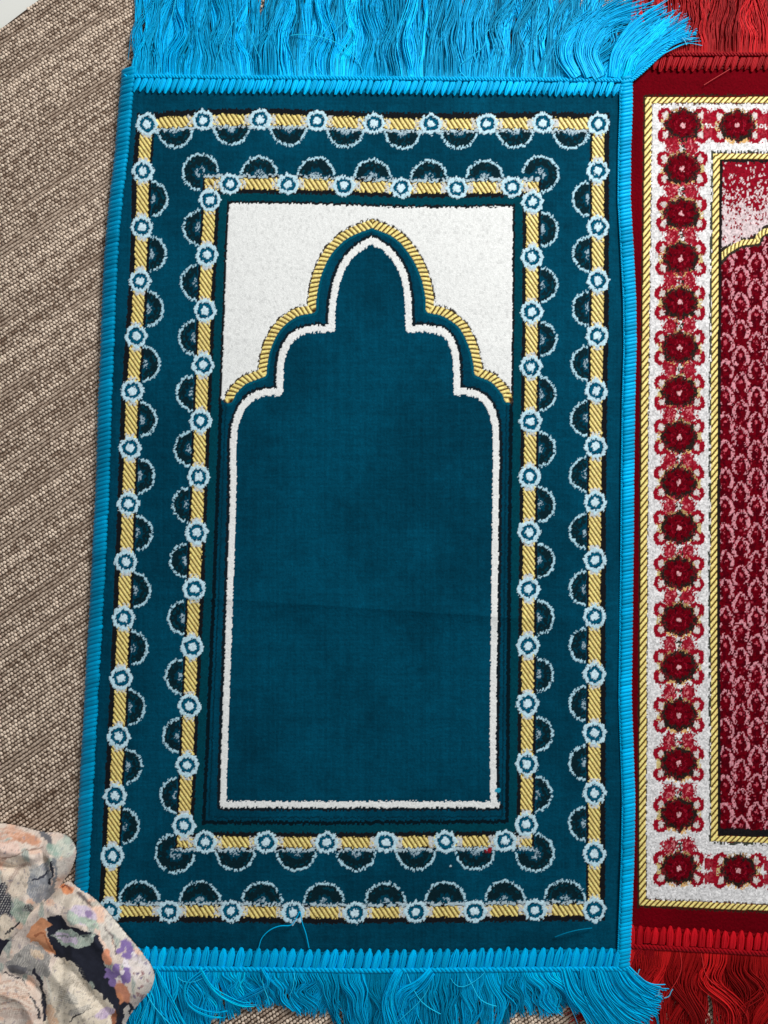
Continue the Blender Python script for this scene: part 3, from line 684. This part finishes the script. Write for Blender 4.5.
# ================================================================== CARPET
def carpet():
    ang = math.radians(34.5); r = np.random.default_rng(3)
    da, dc = 3.35 * PX, 3.75 * PX
    ca, sa = math.cos(ang), math.sin(ang)
    # extents in world
    n1 = 520; n2 = 470
    A, B = np.meshgrid(np.arange(-n1, n1), np.arange(-n2, n2)); A = A.ravel().astype(float); B = B.ravel().astype(float)
    a = (A + 0.5 * (B % 2)) * da; b = B * dc
    x = a * ca - b * sa; y = a * sa + b * ca + 0.07
    # back to photo px for region tests
    vx, vy, vz = x, y, Z_FLOOR - CAMH
    cx_, cy_, cz_ = vx, ct * vy + st * vz, -st * vy + ct * vz
    u = 384 + F * cx_ / -cz_; v = 512 - F * cy_ / -cz_
    left = LE(np.clip(v, 60, 975))
    keep = (u > -70) & (v > -55) & (v < 1080) & ((u < left + 5) | ((v < 76) & (u < 800)) | ((v > 962) & (u < 800)))
    edge_line = v - (28.5 - u * 28.5 / 37.5)      # carpet ends at the pale tiles
    keep &= edge_line > 0.8
    x, y, u, v, A, B = x[keep], y[keep], u[keep], v[keep], A[keep], B[keep]
    x = x + 0.8 * PX * (hsh(A, B, 31) - 0.5); y = y + 0.5 * PX * (hsh(A, B, 32) - 0.5)
    N = len(x)
    # yarn tone: rows grouped in bands, with flecks
    row = vnoise(B, 0 * B, 2.3, 1, 5); fine = hsh(B, 0, 8)
    tone = 0.55 + 0.22 * (row - 0.5) + 0.35 * (fine - 0.5) + 0.66 * (hsh(A, B, 9) - 0.5) + 0.18 * (vnoise(A, B, 14, 4, 10) - 0.5)
    bnd_ = B + 1.2 * (vnoise(A, B, 40, 30, 15) - .5); pos = (bnd_ / 8.5) % 1.0
    flat = ((pos < 0.28) & (vnoise(A, B, 26, 5, 16) > 0.45)).astype(float)
    tone = tone * (1 - flat) + flat * (0.32 + 0.4 * (tone - 0.5)) + 0.05
    tone = np.clip(tone, 0, 1)
    c0, c1 = lin((134, 111, 94)), lin((234, 214, 194))
    C = c0 * (1 - tone[:, None]) + c1 * tone[:, None]
    hgt = (1.0 + 0.9 * tone) * PX; ra = 2.05 * PX * (0.85 + 0.25 * hsh(A, B, 12)) * (1 + 0.35 * flat); rc = 1.85 * PX * (0.72 + 0.40 * tone)
    rings = [(1.0, 0.0), (0.86, 0.55), (0.5, 0.9)]; S = 6
    V = []
    tilt = 0.25
    for (rr, hh) in rings:
        for k in range(S):
            th = 2 * math.pi * k / S + tilt
            la = math.cos(th) * rr * ra; lc = math.sin(th) * rr * rc
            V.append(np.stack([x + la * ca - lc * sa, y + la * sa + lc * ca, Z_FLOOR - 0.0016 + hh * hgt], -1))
    V.append(np.stack([x, y, Z_FLOOR - 0.0016 + hgt], -1))
    nv = len(V); V = np.stack(V, 1)
    base = (np.arange(N) * nv)[:, None]
    f4 = []
    for q in range(2):
        for k in range(S):
            f4.append(np.stack([base[:, 0] + q * S + k, base[:, 0] + q * S + (k + 1) % S, base[:, 0] + (q + 1) * S + (k + 1) % S, base[:, 0] + (q + 1) * S + k], -1))
    f3 = [np.stack([base[:, 0] + 2 * S + k, base[:, 0] + 2 * S + (k + 1) % S, base[:, 0] + 3 * S], -1) for k in range(S)]
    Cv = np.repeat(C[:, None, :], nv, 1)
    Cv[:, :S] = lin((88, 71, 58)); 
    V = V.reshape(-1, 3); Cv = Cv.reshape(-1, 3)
    # backing sheet (cut along the tile edge), reaching well past the frame
    e1 = P(37.5 + 37.5 * 6, 28.5 * -6, Z_FLOOR)[:2]; e2 = P(-37.5 * 5, 28.5 * 6, Z_FLOOR)[:2]
    zb = Z_FLOOR - 0.0012
    pts = [(1.6, -1.5), (1.6, 1.6), (e1[0] + 0.9, e1[1] + 0.68), tuple(e1), tuple(e2), (e2[0] - 0.9, e2[1] - 0.68), (-1.6, -1.5)]
    top = np.array([(a_, b_, zb) for a_, b_ in pts]); bot = top.copy(); bot[:, 2] -= 0.004
    nb = len(V); k = len(pts); V = np.vstack([V, top, bot]); Cv = np.vstack([Cv, np.tile(lin((92, 74, 61)), (2 * k, 1))])
    i = np.arange(k) + nb; j = i + k
    side = np.stack([i, j, np.roll(j, -1), np.roll(i, -1)], -1)
    o = build('carpet', V, [np.concatenate(f4), np.concatenate(f3), i[None], j[::-1][None], side], M_carpet, None, Cv)
    o['kind'] = 'structure'
carpet()
q = 2.2
V = np.array([(-q, -q, -0.0165), (q, -q, -0.0165), (q, q, -0.0165), (-q, q, -0.0165)])
o = build('tile_floor', V, np.array([[0, 1, 2, 3]]), M_tile); o['kind'] = 'structure'

# ================================================================== FLORAL CLOTH
def Z(x, y): return (x / 4.79, 810 + y / 4.79)      # helper: enlarged tracing -> photo position
U_OUT = cr([(-70, 870), (-55, 835), (-20, 824)] + [Z(*p) for p in ((0, 65), (80, 75), (200, 105), (290, 112), (340, 140), (365, 190), (357, 240), (332, 300), (290, 360), (205, 520), (110, 620), (20, 745))] + [(-30, 985), (-75, 975), (-88, 930), (-70, 870)], 6)
L_OUT = cr([(-90, 960), (-40, 920), (20, 900)] + [Z(*p) for p in ((230, 400), (320, 345), (370, 368), (480, 450), (600, 590), (700, 710), (738, 785), (722, 860), (650, 945), (606, 1010))] + [(120, 1040), (90, 1075), (0, 1095), (-80, 1080), (-110, 1020), (-90, 960)], 6)
def paint_floral(X, Y, lobe):
    """colours of the print, with fold shade painted in; X,Y photo px"""
    x = X * 4.79; y = (Y - 810) * 4.79
    wob = 14 * (vnoise(x, y, 26, 26, 1) - 0.5); wob2 = 14 * (vnoise(x, y, 26, 26, 2) - 0.5)
    wx = x + wob + 8 * (vnoise(x, y, 9, 9, 3) - .5); wy = y + wob2 + 8 * (vnoise(x, y, 9, 9, 4) - .5)
    C = np.empty(X.shape + (3,))
    mot = vnoise(x, y, 60, 45, 5) * 0.6 + vnoise(x, y, 22, 22, 6) * 0.4
    C[:] = lin((224, 206, 192)); 
    k = np.clip((mot - 0.45) * 4, 0, 1)[..., None]; C[:] = C * (1 - k) + lin((198, 182, 172)) * k
    k = np.clip((vnoise(x, y, 48, 40, 8) - 0.62) * 6, 0, 1)[..., None]; C[:] = C * (1 - k) + lin((232, 190, 166)) * k
    k = np.clip((vnoise(x, y, 40, 50, 9) - 0.68) * 7, 0, 1)[..., None]; C[:] = C * (1 - k) + lin((158, 166, 158)) * k
    def poly(pts, c, soft=None):
        m = inpoly(wx, wy, pts); c = lin(c); C[m] = c * (0.85 + 0.3 * vnoise(x[m], y[m], 14, 14, 12))[..., None]
    def ell(cx, cy, a, b, c, rot=0, mix=1.0):
        ca, sa = math.cos(rot), math.sin(rot); dx = wx - cx; dy = wy - cy
        d = np.hypot((dx * ca + dy * sa) / a, (-dx * sa + dy * ca) / b)
        k = (smooth(1.12, 0.9, d) if False else (1 - smooth(0.85, 1.1, d)))[..., None] * mix
        C[:] = C * (1 - k) + lin(c) * (0.88 + 0.24 * vnoise(x, y, 12, 12, 13))[..., None] * k
    def line(pts, w, c, mix=1.0):
        d, s, _ = polydist(wx, wy, cr(pts, 5)); k = ((d < w * (0.6 + 0.8 * vnoise(s, s * 0, 30, 1, 3))) * mix)[..., None]
        C[:] = C * (1 - k) + lin(c) * k
    def ribs(cx, cy, a, b, ang, pitch=9, amt=0.28):
        d = np.hypot((wx - cx) / a, (wy - cy) / b); s = (x * math.cos(ang) + y * math.sin(ang)) / pitch
        k = ((1 - smooth(0.75, 1.05, d)) * (np.sin(s * 2 * math.pi) > 0.1) * (vnoise(x, y, 16, 6, 4) > 0.3) * amt)[..., None]
        C[:] = C * (1 - k) + lin((242, 232, 215)) * k
    if lobe == 0:
        ell(120, 135, 80, 26, (216, 150, 112), 0.2, 0.8); ell(70, 110, 60, 18, (232, 186, 160), 0.1, .7)
        ell(35, 190, 60, 40, (226, 196, 182)); ell(80, 320, 74, 105, (228, 208, 188)); line([(0, 235), (60, 225), (120, 190), (200, 185)], 3, (140, 110, 98), .8)
        poly([(150, 290), (230, 250), (250, 330), (230, 420), (180, 450), (135, 420), (130, 350)], (150, 152, 158)); line([(150, 340), (200, 320), (240, 290)], 4, (66, 68, 80))
        ell(170, 290, 40, 26, (188, 186, 182), 0.5, .7)
        line([(200, 108), (235, 140), (245, 185)], 13, (112, 112, 116)); line([(255, 240), (266, 300), (252, 370), (215, 450)], 9, (128, 130, 134)); line([(244, 250), (250, 310), (236, 360)], 4, (48, 50, 60))  # grey curves paint the shade along the fold into the cloth colour
        ell(262, 190, 46, 30, (150, 174, 160), 0.3, .85); ell(312, 180, 44, 50, (188, 198, 184), 0.2, .75); ell(300, 290, 30, 55, (206, 196, 186), -.3, .8)
        poly([(-80, 350), (20, 345), (50, 400), (70, 500), (40, 520), (-80, 500)], (58, 58, 68))
        m = inpoly(wx, wy, [(-80, 350), (20, 345), (50, 400), (70, 500), (40, 520), (-80, 500)]) & (np.sin(x * 0.5 + y * .25) > 0.2) & (np.sin(y * 0.55) > -0.1); C[m] = lin((176, 172, 168))
        ell(100, 490, 44, 70, (146, 164, 150), -0.5, .9); ell(140, 470, 24, 26, (60, 60, 70), 0, .9); m = (np.hypot(x - 140, y - 470) < 22) & (np.sin(x * .6) * np.sin(y * .6) > 0.1); C[m] = lin((170, 176, 170))
        ell(20, 560, 46, 60, (232, 214, 192)); poly([(-90, 610), (40, 620), (60, 650), (20, 740), (-60, 800), (-120, 700)], (38, 38, 50))
        line([(30, 590), (60, 570), (90, 540)], 5, (36, 38, 46)); line([(50, 720), (90, 640), (150, 570), (230, 460)], 13, (176, 168, 158), .8); ell(60, 680, 14, 40, (214, 160, 120), 0.4, .8)
        for k_ in range(5): line([(30 + 10 * k_, 400 - 24 * k_), (60 + 14 * k_, 300 - 8 * k_), (130 + 4 * k_, 255 + 4 * k_)], 6, (184, 160, 146), .75)
        for k_ in range(4): line([(0, 95 + 22 * k_), (70, 88 + 20 * k_), (150 + 10 * k_, 120 + 16 * k_)], 6, (204, 150, 124), .7)
        ribs(80, 330, 80, 110, 2.2); ribs(20, 560, 40, 60, 0.2); ribs(312, 240, 40, 70, 0.4)
    else:
        ell(330, 430, 110, 40, (214, 200, 184), .5); ell(320, 375, 38, 22, (226, 150, 108), .3); line([(300, 372), (325, 362), (345, 385)], 5, (120, 66, 50))
        ell(400, 505, 70, 46, (200, 186, 206), .4); ell(350, 520, 40, 26, (176, 190, 176), .8); ell(440, 545, 66, 22, (172, 188, 172), .4); line([(380, 400), (430, 450)], 10, (70, 66, 70), .85); ell(430, 500, 20, 16, (150, 130, 168)); 
        NAVY = (40, 42, 54)
        poly([(225, 520), (290, 498), (330, 560), (420, 585), (470, 600), (492, 660), (500, 740), (560, 850), (640, 950), (560, 1100), (500, 960), (460, 880), (330, 740), (262, 700), (232, 620)], NAVY)
        poly([(245, 600), (290, 573), (350, 580), (396, 612), (462, 588), (440, 636), (372, 664), (300, 645)], (168, 182, 170)); ell(318, 612, 60, 20, (206, 190, 212), .35); ell(400, 632, 40, 14, (186, 198, 184), -.2)
        poly([(130, 610), (150, 560), (195, 515), (250, 548), (214, 572), (238, 630), (268, 694), (214, 668), (186, 622), (150, 636)], (206, 142, 104))
        ell(560, 560, 40, 80, (214, 206, 196), -.7); ell(505, 600, 22, 70, (204, 196, 186), -.4); line([(500, 560), (540, 620), (560, 690)], 4, (120, 110, 108)); line([(560, 540), (600, 600)], 5, (232, 226, 214))
        for (cx, cy, a, b, rt) in ((590, 640, 18, 30, .4), (622, 660, 20, 36, -.2), (648, 706, 18, 34, -.9), (612, 700, 26, 20, .2), (580, 672, 16, 24, .9), (540, 790, 44, 20, -.2), (520, 770, 24, 12, .6), (560, 760, 20, 28, .1), (600, 800, 24, 36, .3), (545, 830, 30, 20, .8), (610, 760, 20, 14, .2)):
            ell(cx, cy, a, b, (134, 112, 166), rt)
        for (cx, cy, a, b) in ((602, 735, 20, 18), (572, 815, 16, 22), (640, 690, 10, 12), (590, 780, 8, 16)): ell(cx, cy, a, b, (232, 222, 226), .3)
        ell(512, 705, 20, 40, (224, 150, 118), -.2); ell(590, 870, 30, 60, (196, 132, 106), -.5); ell(575, 900, 14, 30, (210, 140, 104), -.3)
        ell(670, 770, 50, 80, (224, 212, 206), -.4, .85); ell(690, 840, 40, 60, (210, 198, 186), .3, .8)
        for q_ in range(16):
            a1, a2 = hsh(q_, 1.), hsh(q_, 2.); ell(640 + 80 * a1, 730 + 170 * a2, 7, 9, (112, 96, 128) if q_ % 2 else (152, 110, 110), q_, .8)
        # cream rose at the bottom, grey leaves and ribs on the left
        poly([(262, 720), (310, 710), (360, 740), (400, 810), (470, 870), (540, 940), (560, 1010), (420, 1100), (200, 1100), (220, 900)], (222, 208, 188))
        poly([(130, 640), (200, 650), (240, 700), (236, 800), (160, 790), (60, 780), (20, 740)], (150, 146, 142)); ell(180, 690, 36, 22, (214, 188, 160), .6, .8); ell(80, 760, 50, 20, (112, 110, 114), .1)
        ell(60, 900, 130, 90, (222, 200, 184)); ell(60, 890, 100, 14, (216, 166, 138), .1, .6); ell(90, 980, 110, 24, (198, 176, 164), .1, .8)
        line([(165, 770), (200, 850), (215, 930), (210, 1010)], 9, (44, 44, 54)); line([(135, 880), (170, 930), (190, 1000)], 6, (56, 56, 62)); line([(20, 780), (90, 800), (130, 840)], 4, (60, 58, 64)); line([(225, 800), (240, 870), (232, 950)], 6, (232, 224, 208))
        ell(250, 1000, 26, 70, (224, 180, 146), -.2, .8); ell(330, 900, 50, 24, (170, 166, 158), .6, .8); ell(380, 960, 60, 18, (150, 146, 140), -.4, .7); line([(330, 1010), (380, 980), (440, 950)], 3, (60, 58, 60))
        ell(500, 975, 50, 24, (196, 176, 200), -.4); ell(440, 850, 16, 22, (140, 150, 140)); ell(545, 1000, 12, 50, (150, 96, 72), .1); line([(575, 930), (560, 1010)], 6, (52, 48, 52)); line([(610, 950), (600, 1030)], 12, (206, 196, 186))
        for k_ in range(6): line([(270 + 8 * k_, 990 - 30 * k_), (290 + 22 * k_, 860 - 10 * k_), (360 + 20 * k_, 800 + 22 * k_)], 7, (176, 164, 148), .75)
        for k_ in range(5): line([(0, 830 + 32 * k_), (70, 820 + 32 * k_), (140, 860 + 30 * k_)], 6, (192, 156, 138), .75)
        line([(250, 600), (330, 606), (450, 600)], 5, (120, 130, 124), .8); line([(165, 600), (205, 590), (245, 670)], 5, (160, 96, 66), .8)
        ribs(310, 850, 110, 130, 1.9, 10, .5); ribs(60, 900, 120, 90, 1.45, 10, .4); ribs(270, 460, 60, 40, 1.3); ribs(430, 930, 90, 60, 1.9, 10, .4); ribs(600, 560, 60, 60, .4, 9, .3)
    weave = 1 + 0.10 * (hsh(np.floor(X / 0.9), np.floor(Y / 0.9), 77) - .5)
    rib = (np.sin((x * 0.9 + y * 0.35 + 14 * vnoise(x, y, 40, 40, 21)) * 0.62) > 0.25) & (vnoise(x, y, 20, 14, 22) > 0.42) & (C.min(-1) > 0.22)
    C[rib] = C[rib] * 0.72 + lin((250, 240, 226)) * 0.28
    sp_ = (vnoise(x, y, 11, 16, 23) > 0.82) & (C.min(-1) > 0.2); C[sp_] *= 0.72
    sp_ = (vnoise(x, y, 9, 13, 24) > 0.88) & (C.min(-1) > 0.2); C[sp_] = C[sp_] * 0.4 + lin((150, 140, 150)) * 0.6
    return np.clip(C * 1.06, 0, 1) * weave[..., None]

def cloth_fold(name, outline, zbase, thick, bevel, lobe, folds, parent):
    x0, y0 = outline.min(0) - 1; x1, y1 = outline.max(0) + 1; h = 0.75
    gx, gy = np.meshgrid(np.arange(x0, x1, h), np.arange(y0, y1, h)); X = gx.ravel(); Y = gy.ravel()
    ins = inpoly(X, Y, outline); d, s, _ = polydist(X, Y, outline)
    d = np.where(ins, d, -d)
    # snap the outer ring of vertices on to the outline by fading height to the floor
    k = np.clip(d / bevel, 0, 1); prof = 1 - (1 - k) ** 2.4
    zbase = np.where(Y < 2000, Z_FLOOR + 0.0012, 0) + (Z_TEAL + 0.0030 - Z_FLOOR - 0.0012) * smooth(-8, 3, X - LE(np.clip(Y, 60, 975)))
    zz = zbase + thick * prof
    und = 0.0
    for pts, depth, w in folds:
        fd, fs, sd = polydist(X, Y, cr(pts, 6)); und = und + 1.5 * depth * np.exp(-(fd / w) ** 1.5)
    und = und + 0.0022 * (vnoise(X, Y, 22, 26, 40 + lobe) - .5) + 0.0012 * (vnoise(X, Y, 7, 9, 44 + lobe) - .5)
    zz = zz + und * smooth(0, 6, d)
    n = gx.shape; I = np.arange(X.size).reshape(n)
    keep = (d > -0.6).reshape(n)
    q4 = np.stack([I[1:, :-1], I[1:, 1:], I[:-1, 1:], I[:-1, :-1]], -1)
    f = q4[keep[1:, :-1] & keep[1:, 1:] & keep[:-1, 1:] & keep[:-1, :-1]]
    used = np.unique(f); remap = -np.ones(X.size, int); remap[used] = np.arange(len(used))
    zref = zbase + 0.75 * thick * smooth(0, 60, d)
    V = P(X[used], Y[used], zref[used]); V[:, 2] = np.maximum(zz[used], zbase[used]); f = remap[f]
    vz = V[:, 2] - CAMH; cy_ = ct * V[:, 1] + st * vz; cz_ = -st * V[:, 1] + ct * vz
    C = paint_floral(384 + F * V[:, 0] / -cz_, 512 - F * cy_ / -cz_, lobe)
    nb = len(V); B = V.copy(); B[:, 2] = zbase[used] - 0.0008; f2 = f[:, ::-1] + nb
    return build(name, np.vstack([V, B]), np.vstack([f, f2]), M_floral, parent, np.vstack([C, C]))
fc = thing('floral_cloth', 'bunched floral print fabric in cream, navy and lilac overlapping the corner of the teal rug', 'fabric', tuple(P(40, 960, Z_FLOOR)))
cloth_fold('fold', L_OUT, -0.0085, 0.022, 20, 1,
    [([Z(230, 420), Z(330, 470), Z(470, 560), Z(600, 720)], 0.003, 9), ([Z(180, 640), Z(300, 720), Z(420, 850), Z(560, 960)], -0.004, 6),
     ([Z(60, 780), Z(150, 820), Z(210, 900), Z(220, 1040)], -0.005, 5), ([Z(0, 850), Z(120, 900), Z(190, 1010)], 0.004, 7), ([Z(250, 740), Z(330, 840), Z(420, 960)], 0.004, 8)], fc)
cloth_fold('fold', U_OUT, -0.0085, 0.030, 20, 0,
    [([Z(150, 220), Z(100, 260), Z(30, 250), Z(-60, 240)], -0.005, 5), ([Z(255, 210), Z(262, 290), Z(240, 370), Z(180, 470)], -0.005, 5), ([Z(0, 150), Z(100, 150), Z(210, 180)], 0.004, 8),
     ([Z(60, 500), Z(120, 430), Z(180, 400)], 0.004, 8), ([Z(215, 110), Z(235, 160), Z(250, 210)], -0.004, 4), ([Z(290, 180), Z(300, 260), Z(270, 340)], 0.004, 7)], fc)

# ================================================================== camera, light, render
cam = bpy.data.cameras.new('camera'); co = bpy.data.objects.new('camera', cam); COL.objects.link(co)
co.location = (0, 0, CAMH); co.rotation_euler = (TILT, 0, 0)
cam.sensor_fit = 'VERTICAL'; cam.sensor_height = 36; cam.lens = F / 1024 * 36; cam.clip_start = 0.01; cam.clip_end = 100
sc.camera = co

w = bpy.data.worlds.new('World'); sc.world = w; w.use_nodes = True
bg = w.node_tree.nodes['Background']; bg.inputs[0].default_value = (0.93, 0.97, 1.0, 1); bg.inputs[1].default_value = 0.36

def area(name, loc, aim, size, power, colr):
    l = bpy.data.lights.new(name, 'AREA'); l.shape = 'RECTANGLE'; l.size = size[0]; l.size_y = size[1]; l.energy = power; l.color = colr
    o = bpy.data.objects.new(name, l); COL.objects.link(o); o.location = loc
    from mathutils import Vector
    o.rotation_euler = (Vector(aim) - Vector(loc)).to_track_quat('-Z', 'Y').to_euler(); return o
area('window_light', (1.25, 1.75, 1.45), (0, 0.1, 0), (0.8, 0.7), 66, (1.0, 0.985, 0.96))

sc.view_settings.view_transform = 'Standard'; sc.view_settings.look = 'None'; sc.view_settings.exposure = 0.0; sc.view_settings.gamma = 1.0
sc.cycles.max_bounces = 6
